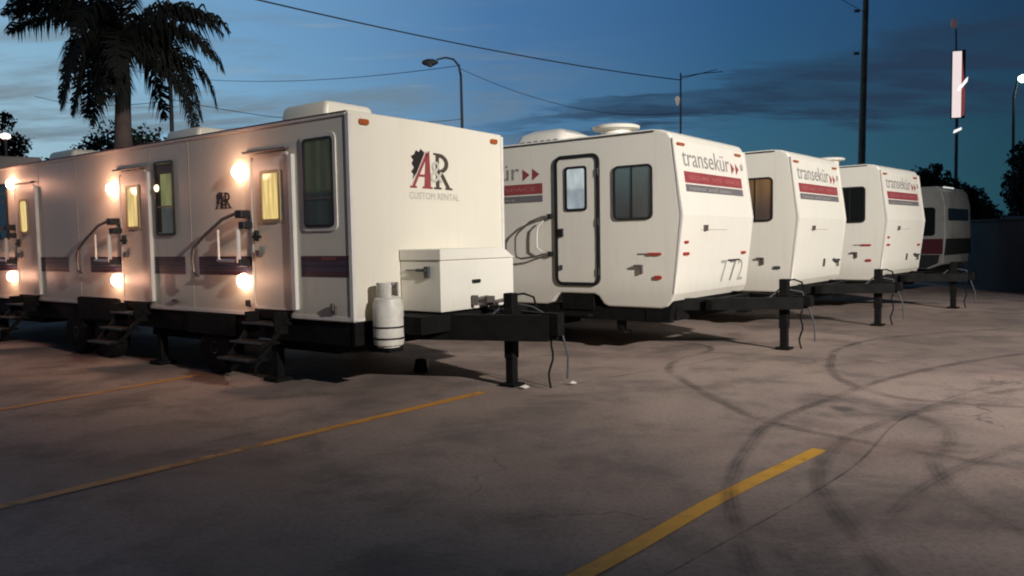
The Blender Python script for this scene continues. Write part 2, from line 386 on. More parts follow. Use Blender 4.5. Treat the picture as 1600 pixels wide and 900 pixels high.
# doors
LAMPM = mat('lamp_globe', (.9, .8, .6), .4, emit=(1.0, .80, .55), es=22)
LAMPS = mat('small_bulb', (.9, .8, .6), .4, emit=(1.0, .86, .5), es=2.2)
def lamp(parent, y, z, r, power):
    f = MB().lathe((0, y, z), [(r*.9, 0), (r*.9, -.02), (r*.7, -.03)], 'X', 18).build('porch_lamp', TRIM, parent, True)
    pr = [(r, -.02), (r*.97, -.04), (r*.85, -.065), (r*.6, -.085), (r*.25, -.098)]
    MB().lathe((0, y, z), pr, 'X', 18).build('lamp_glass', LAMPM, f, True)
    L = bpy.data.lights.new('porch_light', 'POINT'); L.energy = power; L.color = PORCH_COL; L.shadow_soft_size = .07
    o = bpy.data.objects.new('porch_light', L); C.objects.link(o); o.parent = f; o.location = (-.34, y, z)
def t1_door(y0, y1, wy0, wy1, wz0, wz1, round_win=False, cap=True):
    poly = [(-y1, .85), (-y0, .85), (-y0, 2.47), (-y0-.05, 2.53), (-y1+.05, 2.53), (-y1, 2.47)]
    d = side(MB(), poly, .012).build('door', CREAM, T1)
    fr = MB(); fr.ring((0, 0, 0), SX, SY, srect(y0-.03, y1+.03, .83, 2.56, .07), srect(y0, y1, .86, 2.53, .05), .020); fr.build('door_frame', TRIM, d, True)
    r = .05 if round_win else .012
    w = MB().ring((0, 0, 0), SX, SY, srect(wy0-.035, wy1+.035, wz0-.035, wz1+.035, r+.02), srect(wy0, wy1, wz0, wz1, r), .030).build('door_window_frame', mat('brass_frame', (.42, .33, .18), .5), d, True)
    side(MB(), srect(wy0+.001, wy1-.001, wz0+.001, wz1-.001, r), .016).build('door_pane', LIT, d)
    side(MB(), srect(y0-.115, y0-.055, .85, 2.52, .01), .045).build('hinge_post', TRIM, T1)
    MB().box(-.05, -.012, y1-.10, y1-.06, 1.60, 1.72).box(-.075, -.05, y1-.20, y1-.06, 1.63, 1.66).build('door_handle', BLACK, d)
    MB().box(-.05, -.012, y1-.15, y1-.07, 1.42, 1.50).build('lock', GREYM, d, bevel=.008)
    if cap:
        MB().box(-.06, -.002, y0-.04, y1+.10, 2.575, 2.60).build('rain_cap', GREYM, T1, bevel=.006)
    folding_steps(T1, y0+.03, y1-.03, .84)
    # fold-back handrail on two brackets
    a = y1+.10
    h = MB().tube([(-.02, a, 1.90), (-.10, a+.12, 1.91), (-.12, a+.32, 1.86), (-.12, a+.70, 1.68), (-.12, a+.93, 1.54), (-.12, a+.97, 1.40), (-.12, a+.95, 1.24), (-.12, a+.86, 1.20)], .020, 8).build('handrail', GREYM, T1, True)
    MB().box(-.14, 0, a-.06, a+.06, 1.86, 1.95).build('rail_bracket', BLACK, h, bevel=.01)
    MB().box(-.14, 0, a-.10, a+.00, 1.74, 1.82).build('rail_bracket', BLACK, h, bevel=.01)
    MB().tube([(-.14, a+.06, 1.385), (-.14, a+.42, 1.385)], .017, 8).build('rail_rung', CHROME, h, True)
    MB().tube([(-.12, a+.42, 1.40), (-.12, a+.42, 1.74)], .014, 8).build('rail_post', TRIM, h, True)
    MB().tube([(-.13, a+.02, 1.36), (-.13, a+.02, 1.74)], .026, 8).build('grab_bar', TRIM, h, True)
    MB().box(-.15, 0, a-.03, a+.07, 1.32, 1.40).build('rail_bracket', BLACK, h, bevel=.01)
t1_door(.97, 1.60, 1.12, 1.40, 1.84, 2.34)
t1_door(3.86, 4.50, 4.05, 4.31, 1.83, 2.34)
t1_door(7.12, 7.78, 7.36, 7.60, 1.83, 2.31, True)
for (y, z, p) in ((1.81, 2.39, 6.5), (1.79, 1.15, 4.5), (4.68, 2.35, 10), (4.66, 1.11, 7), (7.86, 2.60, 11), (8.02, 1.12, 8)):
    lamp(T1, y, z, .085, p)
w1 = window(T1, .23, .70, 1.73, 2.655, .05, glass=CURT, fw=.028, hbar=2.03)
MB().ring((0, 0, 0), SX, SY, srect(.19, .74, 1.69, 2.695, .07), srect(.232, .698, 1.732, 2.653, .05), .014).build('outer_frame', TRIM, w1, True)
w2 = window(T1, 3.20, 3.63, 1.70, 2.63, .03, glass=CURT2, fw=.025, hbar=2.06)
side(MB(), srect(3.23, 3.60, 2.47, 2.60), .012).build('blind', BLACK, w2)
side(MB(), srect(3.50, 3.60, 1.74, 2.47), .0125).build('curtain', mat('dark_curtain', (.03, .035, .02), .9), w2)
MB().lathe((-.004, 3.575, 2.30), [(.045, 0), (.045, -.02), (.03, -.035), (.01, -.04)], 'X', 14).build('bulb', LAMPS, w2, True)
w3 = window(T1, 8.10, 8.50, 1.72, 2.62, .03, glass=DGLASS, fw=.03, mull=None, hbar=2.1)
for z in (1.90, 2.32, 2.46): side(MB(), srect(8.13, 8.47, z, z+.02), .018).build('crossbar', GREYM, w3)
window(T1, 9.6, 10.1, 1.72, 2.62, .03, glass=DGLASS, fw=.03)
# small vents, catches and lens on the side
MB().box(-.03, 0, .24, .32, .83, .92).box(-.05, -.02, .26, .30, .86, .94).build('catch', GREYM, T1, bevel=.006)
MB().box(-.03, 0, 1.72, 1.78, .86, .93).build('catch', BLACK, T1, bevel=.006)
MB().box(-.04, 0, 3.17, 3.30, .86, .90).build('catch', GREYM, T1, bevel=.006)
side(MB(), srect(.24, .46, 1.385, 1.42, .01), .008).build('reflector', mat('dim_red', (.2, .06, .05), .4), T1)
# seams
for y in (2.86, 3.75, 5.75, 6.95, 8.75, 10.4): side(MB(), srect(y, y+.006, T1B+.06, T1T-.05), .003).build('panel_seam', SEAL, T1)
# emblem on the end wall and, small and dark, beside the first door
def serif_A(s, O, X, Y, w, h, t):
    P = lambda pl: s.prism(O, X, Y, [(x*w, y*h) for x, y in pl], t)
    P([(.02, 0), (.30, 0), (.30, .05), (.02, .05)]); P([(.56, 0), (1.0, 0), (1.0, .05), (.56, .05)])
    P([(.10, .05), (.22, .05), (.84, .93), (.72, .93)]); P([(.64, .05), (.92, .05), (.88, 1.0), (.72, .90)]); P([(.36, .30), (.66, .30), (.67, .36), (.40, .36)])
def serif_R(s, O, X, Y, w, h, t):
    P = lambda pl: s.prism(O, X, Y, [(x*w, y*h) for x, y in pl], t)
    P([(.0, 0), (.40, 0), (.40, .05), (.0, .05)]); P([(.11, .05), (.28, .05), (.28, .95), (.11, .95)]); P([(.0, .95), (.28, .95), (.28, 1.0), (.0, 1.0)])
    arc = lambda r0, r1, n=10: [(.28+.52*r0*1.0*math.sin(PI*i/n)*1.0, .72+.28*r0*math.cos(PI*i/n)) for i in range(n+1)]
    o_, i_ = arc(1, 0), arc(.62, 0)
    for i in range(10): P([o_[i], i_[i], i_[i+1], o_[i+1]][::-1])
    P([(.30, .44), (.50, .44), (.88, .05), (.68, .05)]); P([(.62, 0), (1.0, 0), (1.0, .05), (.62, .05)])
def logo(parent, O, X, Y, sc, dark=False):
    O = Vector(O); Xv, Yv = Vector(X), Vector(Y)
    at = lambda x, y: O+Xv*x*sc+Yv*y*sc
    e = MB(); out = [(0, .10)]
    for i, (x, y) in enumerate(((.02, .16), (-.02, .19), (.03, .24), (-.01, .29), (.02, .33), (-.02, .37), (.04, .40), (.07, .45), (.12, .43), (.15, .47), (.19, .45), (.26, .40))): out.append((x, y))
    e.prism(at(.05, 0), X, Y, [(x*sc, y*sc) for x, y in out[::-1]], .003)
    lg = e.build('emblem', INK, parent)
    a = MB(); serif_A(a, at(0, 0), X, Y, .40*sc, .46*sc, .0065); a.build('letter', INK if dark else RED, lg)
    p = MB(); p.prism(at(.03, .0), X, Y, [(0*sc, .02*sc), (.045*sc, .02*sc), (.285*sc, .45*sc), (.25*sc, .45*sc)], .005); p.build('outline', PALEG if not dark else INK, lg)
    r = MB(); serif_R(r, at(.43, 0), X, Y, .34*sc, .44*sc, .0065); r.build('letter', INK if dark else mat('logo_brown', (.07, .055, .04), .5), lg)
    text('letter', '&', at(.36, .08), X, Y, .26*sc, PALEG if not dark else INK, lg, t=.010)
    return lg
lg = logo(T1, (.86, -.002, 2.155), FX, FY, .92)
text('lettering', 'CUSTOM RENTAL', (.85, -.002, 2.035), FX, FY, .075, PALEG, T1, .84)
text('lettering', 'CUSTOM RENTAL', (.852, -.002, 2.033), FX, FY, .075, LGREY, T1, .84, t=.0015)
logo(T1, (0, 2.33, 1.99), SX, SY, .42, True)
for x in (.20, 2.37): marker(T1, (x, -.001, 2.79), FX, FY, .13, .055, AMBER)
# front box with hipped lid
bx = MB()
bx.prism((0, -.01, 0), (1, 0, 0), (0, 0, 1), [(.68, .82), (1.96, .82), (1.96, 1.36), (.68, 1.36)], .57).build('utility_box', WHITE, T1, bevel=.008)
ub = T1.children[-1] if False else [o for o in C.objects if o.name == 'utility_box'][0]
MB().prism((0, -.012, 0), (1, 0, 0), (0, 0, 1), [(.665, 1.363), (1.975, 1.363), (1.90, 1.40), (1.76, 1.48), (.665, 1.48)], .585).build('lid', WHITE, ub, bevel=.008)
MB().prism((0, -.58, 0), FX, FY, rrect(1.19, 1.33, 1.10, 1.14, .015), .015).build('latch', BLACK, ub)
MB().box(.64, .68, -.44, -.38, 1.18, 1.30).box(.62, .66, -.42, -.28, 1.245, 1.275).box(.655, .68, -.30, -.10, 1.255, 1.265).build('hasp', DMETAL, ub, bevel=.004)
MB().tube([(1.22, -.62, .92), (1.35, -.66, .94), (1.48, -.68, .88), (1.62, -.74, .90)], .022, 7).box(1.30, 1.44, -.70, -.60, .85, .95).box(1.16, 1.20, -.66, -.60, .86, .97).build('gas_regulator', GREYM, T1, True)
tongue(T1, T1W, -1.04, .80, extra=.52, beam=.28, topz=1.0)
MB().box(.35, 2.2, -.60, -.02, .62, .80).build('box_tray', RUST, T1)
roof_ac(T1, .66, 1.42, 1.10, 1.92, T1T+.005, 3.21, CREAM)
roof_ac(T1, .85, 1.70, 4.0, 4.85, T1T+.005, 3.22, CREAM)
roof_ac(T1, .85, 1.70, 7.7, 8.6, T1T+.005, 3.22, CREAM)

# ------------------------------------------------------------------ propane tank strapped beside the box
c, s_n = math.cos(.9361), math.sin(.9361)
def loc1(x, y, z=0): return (-1.61+c*x-s_n*y, 7.875+s_n*x+c*y, z)
tk = empty('propane_tank', loc1(.27, -.22), .9361, 'white propane cylinder with two black straps beside the utility box', 'gas tank')
TW = mat('tank_white', (.70, .66, .58), .45, var=.25, vscale=6)
MB().lathe((0, 0, 0), [(.10, .50), (.15, .515), (.158, .56), (.158, .92), (.14, .985), (.10, 1.01), (.05, 1.02)], 'Z', 28).build('tank_body', TW, tk, True)
MB().lathe((0, 0, 0), [(.105, .49), (.115, .49), (.115, .52), (.105, .52)], 'Z', 20).build('foot_ring', TW, tk, True)
col = MB(); n = 18
for i in range(n):
    a0 = -PI/2+.45+(2*PI-.9)*i/n; a1 = -PI/2+.45+(2*PI-.9)*(i+1)/n
    P = [(.115*math.cos(a), .115*math.sin(a)) for a in (a0, a1)]; Q = [(.105*math.cos(a), .105*math.sin(a)) for a in (a0, a1)]
    col.add([(P[0][0], P[0][1], .99), (P[1][0], P[1][1], .99), (P[1][0], P[1][1], 1.15), (P[0][0], P[0][1], 1.15), (Q[0][0], Q[0][1], .99), (Q[1][0], Q[1][1], .99), (Q[1][0], Q[1][1], 1.15), (Q[0][0], Q[0][1], 1.15)],
            [(0, 1, 2, 3), (5, 4, 7, 6), (3, 2, 6, 7), (1, 0, 4, 5), (0, 3, 7, 4), (1, 5, 6, 2)])
col.build('collar', TW, tk)
MB().tube([(0, 0, 1.0), (0, 0, 1.09)], .025, 8).box(-.05, .05, -.02, .02, 1.07, 1.10).build('valve', GREYM, tk)
MB().tube([(0, .02, 1.08), (.10, .04, 1.13), (.19, .05, 1.05), (.21, .06, .85)], .012, 6).build('gas_hose', BLACK, tk, True)
for z, tilt in ((.575, .03), (.69, .0)):
    st = MB(); st.lathe((0, 0, z), [(.160, 0), (.163, .0), (.163, .018), (.160, .018)], 'Z', 28)
    o = st.build('strap', BLACK, tk, True)
MB().box(-.10, .10, -.10, .20, .44, .488).build('bracket', RUST, tk)

# ================================================================== 2-4: THE WHITE TRAVEL TRAILERS
TW2, TT, TB, TK, TN, TSB = 2.4975, 3.0, .81, 1.857, .10, .612
Lt = 8.2
def nose_frame():
    a = Vector((0, .045, 2.88)); b_ = Vector((0, -TN, TK)); up = (a-b_).normalized(); return b_, up
def travel_trailer(name, loc, rz, label, pane, graffiti=False, vent=True, ac=True, plain=False):
    T = empty(name, loc, rz, label, 'trailer', 'white travel trailers parked in a row')
    # profile (y,z): front nose, roof, rear, skirt with a notch for the steps under the door
    pr = [(0, TB), (-TN, TK), (.045, 2.86), (.10, 2.95), (.20, TT-.01), (.35, TT+.01), (Lt-.2, TT+.02), (Lt-.02, TT-.08), (Lt, TT-.3), (Lt, TSB), (2.10, TSB-.005), (1.98, TSB+.03), (1.90, TSB+.12), (1.84, TSB+.17), (1.26, TSB+.17), (1.19, TSB+.14), (1.10, TSB+.03), (1.03, TSB), (.22, TSB), (.12, TSB+.03), (.05, TSB+.10)]
    m = MB(); m.prism((TW2, 0, 0), (0, 1, 0), (0, 0, 1), pr, .0, -TW2)
    o = m.build('body', WHITE, T, bevel=.028, seg=3)
    bo, up = nose_frame(); N_O = (0, -TN, TK)
    # edge mouldings following the nose
    for x0, x1 in ((-.006, .030), (TW2-.030, TW2+.006)):
        MB().prism((x1, 0, 0), (0, 1, 0), (0, 0, 1), [(.01, TB+.01), (-TN-.012, TK), (.03, 2.87), (.045, 2.87), (-TN+.02, TK), (.03, TB+.01)], -(x1-x0)).build('edge_moulding', TRIM, T)
    MB().box(-.014, -.001, .30, Lt-.25, TT-.03, TT-.012).build('roof_gutter', mat('dark_gutter', (.03, .03, .03), .6), T)
    fr = MB().box(.04, .16, .10, Lt-.05, .42, TSB-.004).box(TW2-.16, TW2-.04, .10, Lt-.05, .42, TSB-.004)
    fr.box(.16, TW2-.16, .06, .14, .44, TB-.02)
    fr.prism((.03, 0, 0), (0, 1, 0), (0, 0, 1), [(.03, TB-.02), (.10, .50), (.45, .42), (.45, TSB-.006), (.25, TSB-.006), (.12, TB-.02)], TW2-.06)
    for i in range(6): fr.box(.16, TW2-.16, .9+i*1.3, 1.0+i*1.3, .44, TSB-.02)
    fr.box(.3, 1.1, 2.2, 3.2, .25, .5)
    fr.build('chassis', RUST, T)
    for y in (3.9, 4.8): wheel(T, .04, y, .33); wheel(T, TW2-.24, y, .33)
    MB().box(.10, .20, .85, .95, .26, .45).box(.04, .26, .80, 1.0, .24, .27).build('stabiliser_leg', RUST, T)
    # door
    y0, y1, z0, z1 = 1.165, 1.885, .915, 2.745
    d = side(MB(), srect(y0+.03, y1-.03, z0+.03, z1-.03, .07), .014).build('door', WHITE, T)
    MB().ring((0, 0, 0), SX, SY, srect(y0-.02, y1+.02, z0-.02, z1+.02, .12), srect(y0+.03, y1-.03, z0+.03, z1-.03, .07), .028).build('door_frame', BLACK, d, True)
    w = MB().ring((0, 0, 0), SX, SY, srect(1.35, 1.72, 1.965, 2.60, .05), srect(1.385, 1.685, 2.0, 2.565, .03), .030).build('door_window_frame', BLACK, d, True)
    side(MB(), srect(1.385, 1.685, 2.0, 2.565, .03), .018).build('door_pane', LITW, d)
    MB().box(-.045, -.014, y1-.13, y1-.05, 1.60, 1.72).build('door_handle', BLACK, d, bevel=.008)
    MB().box(-.035, -.014, y1-.11, y1-.06, 1.12, 1.19).build('lock', DMETAL, d, bevel=.006)
    for z in (1.1, 1.8, 2.5): MB().tube([(-.034, y0-.0, z-.05), (-.034, y0, z+.05)], .012, 6).build('hinge', BLACK, d)
    hp = [(-.03, 2.00, 1.905), (-.09, 2.08, 1.90), (-.10, 2.30, 1.83), (-.10, 2.52, 1.68), (-.10, 2.575, 1.60), (-.10, 2.58, 1.40), (-.10, 2.56, 1.31), (-.10, 2.48, 1.285), (-.10, 2.2, 1.315), (-.08, 2.08, 1.35), (-.03, 2.0, 1.355)]
    h = MB().tube(hp, .015, 8).build('handrail', GREYM, T, True)
    MB().tube([(-.07, 2.08, 1.84), (-.08, 2.17, 1.76), (-.08, 2.19, 1.65), (-.08, 2.19, 1.45), (-.07, 2.1, 1.38)], .012, 8).build('grab_bar', TRIM, h, True)
    for z in (1.355, 1.905): MB().box(-.05, 0, 1.955, 2.03, z-.035, z+.035).build('rail_bracket', BLACK, h, bevel=.008)
    st = MB().box(.02, .35, 1.28, 1.82, .55, TSB+.16).box(-.10, .2, 1.30, 1.80, .46, .50)
    st.build('folding_steps', RUST, T)
    # side window with a sliding half
    f = window(T, .325, .925, 1.81, 2.555, .08, glass=pane, fw=.032, mull=.64)
    f2 = window(T, 3.6, 4.5, 1.81, 2.5, .08, glass=DGLASS, fw=.032, mull=4.05)
    # markings: side banner and front banner
    def banner(O, X, Y, w, full, cut):
        O = Vector(O); Xv, Yv = Vector(X).normalized(), Vector(Y).normalized(); at = lambda x, y: O+Xv*x+Yv*y
        MB().prism(O, X, Y, rect(0, w, -.175, -.02), .004).build('banner_band', RED, T)
        MB().prism(O, X, Y, rect(0, w, -.295, -.195), .004).build('banner_band', DGREY, T)
        tw = w*.80
        L = text('lettering', full, at(0, .05), X, Y, .25, mat('print_grey', (.27, .25, .24), .5), T, tw, t=.0045)
        for i in (0, 1):
            x = w*(.83+.085*i); MB().prism(at(x, .03), X, Y, [(0, 0), (.12*w/2, .085), (0, .17)], .0045).build('arrow', RED, T)
        text('lettering', 'SECURE  SITE  SPACE', at(w*.06, -.125), X, Y, .055, mat('faded_print', (.45, .16, .15), .5), T, w*.88, t=.006)
        text('lettering', 'rental and sales', at(w*.06, -.27), X, Y, .05, LGREY, T, w*.7, t=.006)
    bo = Vector((.215, -.012, 2.50)); 
    upv = Vector((0, .145, 1.003)).normalized()
    base = Vector((.23, -TN, TK))+upv*((2.465-TK)/upv.z)
    banner(base, (1, 0, 0), upv, 2.0, 'transekür', False)
    banner((0, 4.25, 2.42), SX, SY, 2.12, 'transekür', True)
    # lamps and small fittings
    def nosep(x, z):
        if z > TK: return Vector((x, -TN, TK))+upv*((z-TK)/upv.z)
        return Vector((x, -TN+(TN)*(TK-z)/(TK-TB), z))
    lowv = Vector((0, -TN, TK-TB)).normalized()
    for x in (.22, 2.20): 
        marker(T, nosep(x, 2.80), (1, 0, 0), upv, .22, .035, AMBER)
    for x, z, mm in (() if plain else ((.20, 1.345, REDL), (2.22, 1.32, REDL))): marker(T, nosep(x, z), (1, 0, 0), lowv, .16, .04, mm)
    if not plain: marker(T, nosep(.18, 1.50), (1, 0, 0), lowv, .10, .035, REDL)
    MB().prism(nosep(.70, 1.68), (1, 0, 0), lowv, rrect(0, .10, -.03, .05, .01), .03).build('catch', GREYM, T)
    MB().prism(nosep(.62, 1.66), (1, 0, 0), lowv, rrect(0, .9, 0, .012, .004), .008).build('panel_seam', SEAL, T)
    if not plain: marker(T, (0, .30, 1.345), SX, SY, .20, .035, REDL)
    marker(T, (0, .25, 1.03), SX, SY, .11, .05, DMETAL if plain else REDL)
    if not plain: side(MB(), srect(.38, .56, 1.335, 1.355, .005), .006).build('trim_dash', DGREY, T)
    MB().box(-.05, 0, .48, .60, 1.175, 1.20).box(-.04, 0, .475, .51, 1.08, 1.20).build('catch', GREYM, T, bevel=.004)
    if graffiti:
        for (x, ch, mm, wd) in ((1.42, '7', LGREY, .22), (1.74, '7', mat('brushed_grey', (.2, .19, .17), .6), .26), (2.06, '2', LGREY, .22)):
            text('painted_number', ch, nosep(x, .90), (1, 0, 0), lowv, .32, mm, T, wd, t=.004)
        MB().prism(nosep(1.66, 1.20), (1, 0, 0), lowv, rrect(0, .46, 0, .025, .008), .005).build('brush_stroke', INK, T)
    else:
        MB().prism(nosep(1.45, 1.02), (1, 0, 0), lowv, rrect(0, .07, -.02, .12, .01), .02).build('catch', GREYM, T)
        MB().tube([nosep(1.95, 1.12)+Vector((0, -.03, 0)), nosep(2.10, 1.08)+Vector((0, -.06, 0)), nosep(2.24, 1.10)+Vector((0, -.04, 0))], .02, 6).tube([nosep(2.2, 1.12)+Vector((0, -.03, 0)), nosep(2.2, .98)+Vector((0, -.04, 0))], .018, 6).build('cable_plug', DMETAL, T, True)
    MB().prism(nosep(2.30, 2.62), (1, 0, 0), upv, rrect(-.05, .05, -.05, .05, .04), .012).build('clearance_disc', LGREY, T)
    tongue(T, TW2, -1.016, .74, extra=.26, beam=.17, topz=.97)
    if ac:
        roof_ac(T, .75, 1.75, 2.25, 3.25, TT+.01, 3.33, WHITE, dome=True)
    if vent: MB().lathe((1.25, 1.60, 0), [(.24, TT+.01), (.24, TT+.22), (.27, TT+.23), (.36, TT+.25), (.37, TT+.29), (.33, TT+.31), (.1, TT+.33)], 'Z', 20).build('roof_vent', WHITE, T, True)
    return T
T2 = travel_trailer('travel_trailer', (2.16, 10.28, 0), .9112, 'nearest white travel trailer with black framed door and painted numbers on its nose', REFLP, graffiti=True)
T3 = travel_trailer('travel_trailer', (4.664, 12.956, 0), .8747, 'middle white travel trailer whose side window glows amber brown', AMBP, vent=False, plain=True)
T4 = travel_trailer('travel_trailer', (7.555, 15.916, 0), .8117, 'white travel trailer with an unlit black side window beside the tall utility pole', DGLASS)

# ================================================================== 5: the far trailer with the dark lower half
T5 = empty('dark_trailer', (11.35, 20.4, 0), .80, 'unlit two-tone trailer with a dark red belly band in front of the dark wall', 'trailer')
TAN = mat('dull_tan', (.22, .215, .20), .6, var=.45, vscale=.9)
TDARK = mat('belly_black', (.008, .008, .009), .6, var=.3)
pr = [(.06, .75), (0, 1.4), (.02, 2.30), (.10, 2.66), (.22, 2.80), (7.5, 2.82), (7.5, .62), (.4, .62)]
MB().prism((2.4, 0, 0), (0, 1, 0), (0, 0, 1), pr, 0, -2.4).build('body', TAN, T5, bevel=.03, seg=3)
side(MB(), [(-7.4, .64), (-.45, .64), (-.17, .78), (-.13, 1.0), (-7.4, 1.0)], .006).build('skirt', TDARK, T5)
side(MB(), srect(.06, 7.4, 1.02, 1.42), .006).build('belly_band', mat('band_red', (.05, .006, .010), .5), T5)
MB().prism((0, -.001, 0), (1, 0, 0), (0, 0, 1), [(.03, 1.0), (2.37, 1.0), (2.37, 1.42), (.03, 1.42)], .012, -.06).build('front_band', TDARK, T5)
side(MB(), srect(.25, .85, 1.5, 2.25, .08), .01).build('side_window', DGLASS, T5)
wf = MB().prism((0, .015, 2.0), (1, 0, 0), (0, .022, 1), rrect(.25, 2.15, -.10, .22, .06), .012).build('front_window', DGLASS, T5)
MB().tube([(.15, .10, 2.77), (1.0, .10, 2.77)], .022, 6).build('awning_rail', mat('glowing_rail', (.8, .8, .75), .4, emit=(.9, .95, .9), es=.5), T5)  # rail is no lamp; own glow added so the top edge looks lit
MB().prism((0, 0, 0), SX, SY, rrect(-.9, -.65, 2.44, 2.54, .03), .02).build('running_lamp', mat('dim_lamp', (.7, .6, .5), .4, emit=(1, .85, .6), es=.5), T5)
MB().box(.2, 2.2, .2, 7.3, .40, .62).build('chassis', RUST, T5)
for y in (3.6, 4.5): wheel(T5, .04, y, .33)
roof_ac(T5, .7, 1.7, 1.2, 2.4, 2.81, 3.12, TDARK)

# ================================================================== ground
def ground_mat():
    m = bpy.data.materials.new('concrete_ground'); m.use_nodes = True; t = m.node_tree; b = t.nodes['Principled BSDF']; q = NT(t)
    co = q.n('ShaderNodeTexCoord').outputs['Object']
    big = q.noise(co, .22, 5, .6, .5); mid = q.noise(co, 1.1, 6, .65, .3); fine = q.noise(co, 30, 4, .7)
    mp = q.n('ShaderNodeMapping'); q.l(co, mp.inputs[0]); mp.inputs['Scale'].default_value = (.35, 1.6, 1); mp.inputs['Rotation'].default_value = (0, 0, -.5)
    drag = q.noise(mp.outputs[0], 1.2, 5, .6, .2)
    c = q.mix(q.smooth(big, .35, .68), (.40, .295, .245), (.20, .145, .12))
    c = q.mix(q.m('MULTIPLY', q.smooth(mid, .44, .66), .75), c, (.125, .098, .085))
    c = q.mix(q.m('MULTIPLY', q.smooth(drag, .52, .75), .5), c, (.36, .28, .22))
    c = q.mix(q.m('MULTIPLY', q.smooth(q.noise(co, .55, 3, .5), .56, .74), .5), c, (.34, .21, .17))
    c = q.mix(q.m('MULTIPLY', q.smooth(fine, .42, .72), .5), c, (.10, .08, .07))
    vo = q.n('ShaderNodeTexVoronoi', feature='F1'); q.l(co, vo.inputs['Vector']); vo.inputs['Scale'].default_value = .9; vo.inputs['Randomness'].default_value = 1
    drip = q.m('MULTIPLY', q.m('SUBTRACT', 1.0, q.smooth(q.m('ADD', vo.outputs['Distance'], q.m('MULTIPLY', q.noise(co, 7, 3), .16)), .13, .22)), q.smooth(q.noise(co, .6, 2), .5, .62))
    c = q.mix(q.m('MULTIPLY', drip, .7), c, (.045, .04, .038))
    vc = q.n('ShaderNodeTexVoronoi', feature='DISTANCE_TO_EDGE'); vc.inputs['Scale'].default_value = .38
    wv = q.n('ShaderNodeVectorMath', operation='ADD'); q.l(co, wv.inputs[0]); nn_ = q.n('ShaderNodeTexNoise'); q.l(co, nn_.inputs['Vector']); nn_.inputs['Scale'].default_value = 1.6; nn_.inputs['Detail'].default_value = 5
    q.l(nn_.outputs['Color'], wv.inputs[1]); q.l(wv.outputs[0], vc.inputs['Vector'])
    crack = q.m('MULTIPLY', q.m('SUBTRACT', 1.0, q.smooth(vc.outputs['Distance'], .001, .006)), q.smooth(q.noise(co, .35, 3), .5, .6))
    c = q.mix(q.m('MULTIPLY', crack, .55), c, (.04, .034, .03))
    q.l(c, b.inputs['Base Color'])
    q.l(q.m('MULTIPLY_ADD', mid, .3, .55), b.inputs['Roughness'])
    bp = q.n('ShaderNodeBump'); bp.inputs['Strength'].default_value = .35; bp.inputs['Distance'].default_value = .012
    q.l(q.m('ADD', q.m('MULTIPLY', q.noise(co, 45, 5, .75), 1.6), q.m('MULTIPLY', mid, 1.2)), bp.inputs['Height']); q.l(bp.outputs[0], b.inputs['Normal'])
    return m
GM = ground_mat()
def sheet(name, pts, m, z):
    me = bpy.data.meshes.new(name); me.from_pydata([(p[0], p[1], z) for p in pts], [], [tuple(range(len(pts)))]); me.materials.append(m)
    o = bpy.data.objects.new(name, me); C.objects.link(o); o['kind'] = 'structure'; return o
sheet('ground', [(-900, -900), (900, -900), (900, 900), (-900, 900)], GM, 0)
def worn(name, col, lo, hi, scale, alpha=1.0, edge=True, rough=.6):
    "flat mark whose edge and body are worn by noise; UV.y runs across the mark"
    m = bpy.data.materials.new(name); m.use_nodes = True; t = m.node_tree; b = t.nodes['Principled BSDF']; q = NT(t)
    tcn = q.n('ShaderNodeTexCoord'); co = tcn.outputs['Object']; s3 = q.n('ShaderNodeSeparateXYZ'); q.l(tcn.outputs['UV'], s3.inputs[0])
    acr = q.m('SUBTRACT', 1.0, q.m('ABSOLUTE', q.m('MULTIPLY_ADD', s3.outputs[1], 2.0, -1.0)))
    wn = q.smooth(q.noise(co, scale, 5, .65), lo, hi)
    a = q.m('MULTIPLY', q.m('MULTIPLY', wn, alpha), q.smooth(acr, 0.0, .12 if edge else .8))
    al = q.m('SUBTRACT', 1.0, q.m('ABSOLUTE', q.m('MULTIPLY_ADD', s3.outputs[0], 2.0, -1.0)))
    a = q.m('MULTIPLY', a, q.smooth(al, 0.0, .03 if edge else .25))
    if not edge:
        rib = q.m('MULTIPLY_ADD', q.m('SINE', q.m('MULTIPLY', s3.outputs[1], 25.0)), .22, .78)
        a = q.m('MULTIPLY', q.m('MULTIPLY', a, rib), q.m('MULTIPLY_ADD', q.noise(co, 14, 4, .7), .9, .45))
    q.l(a, b.inputs['Alpha']); b.inputs['Roughness'].default_value = rough
    q.l(q.mix(q.noise(co, 9, 4), col, tuple(x*.6 for x in col)), b.inputs['Base Color'])
    return m
YEL = worn('yellow_paint', (.80, .40, .035), .22, .42, 2.2, 1.0)
YELW = worn('yellow_paint_worn', (.85, .38, .05), .22, .50, 1.6, .85)
SKID = worn('tyre_rubber_mark', (.045, .038, .036), .28, .62, 1.5, .50, edge=False)
SKID2 = worn('tyre_rubber_faint', (.045, .038, .036), .32, .65, 1.5, .40, edge=False)
JOINT = worn('joint_dark', (.030, .025, .022), .3, .6, 3, .8, edge=False)
zlev = [0.004]
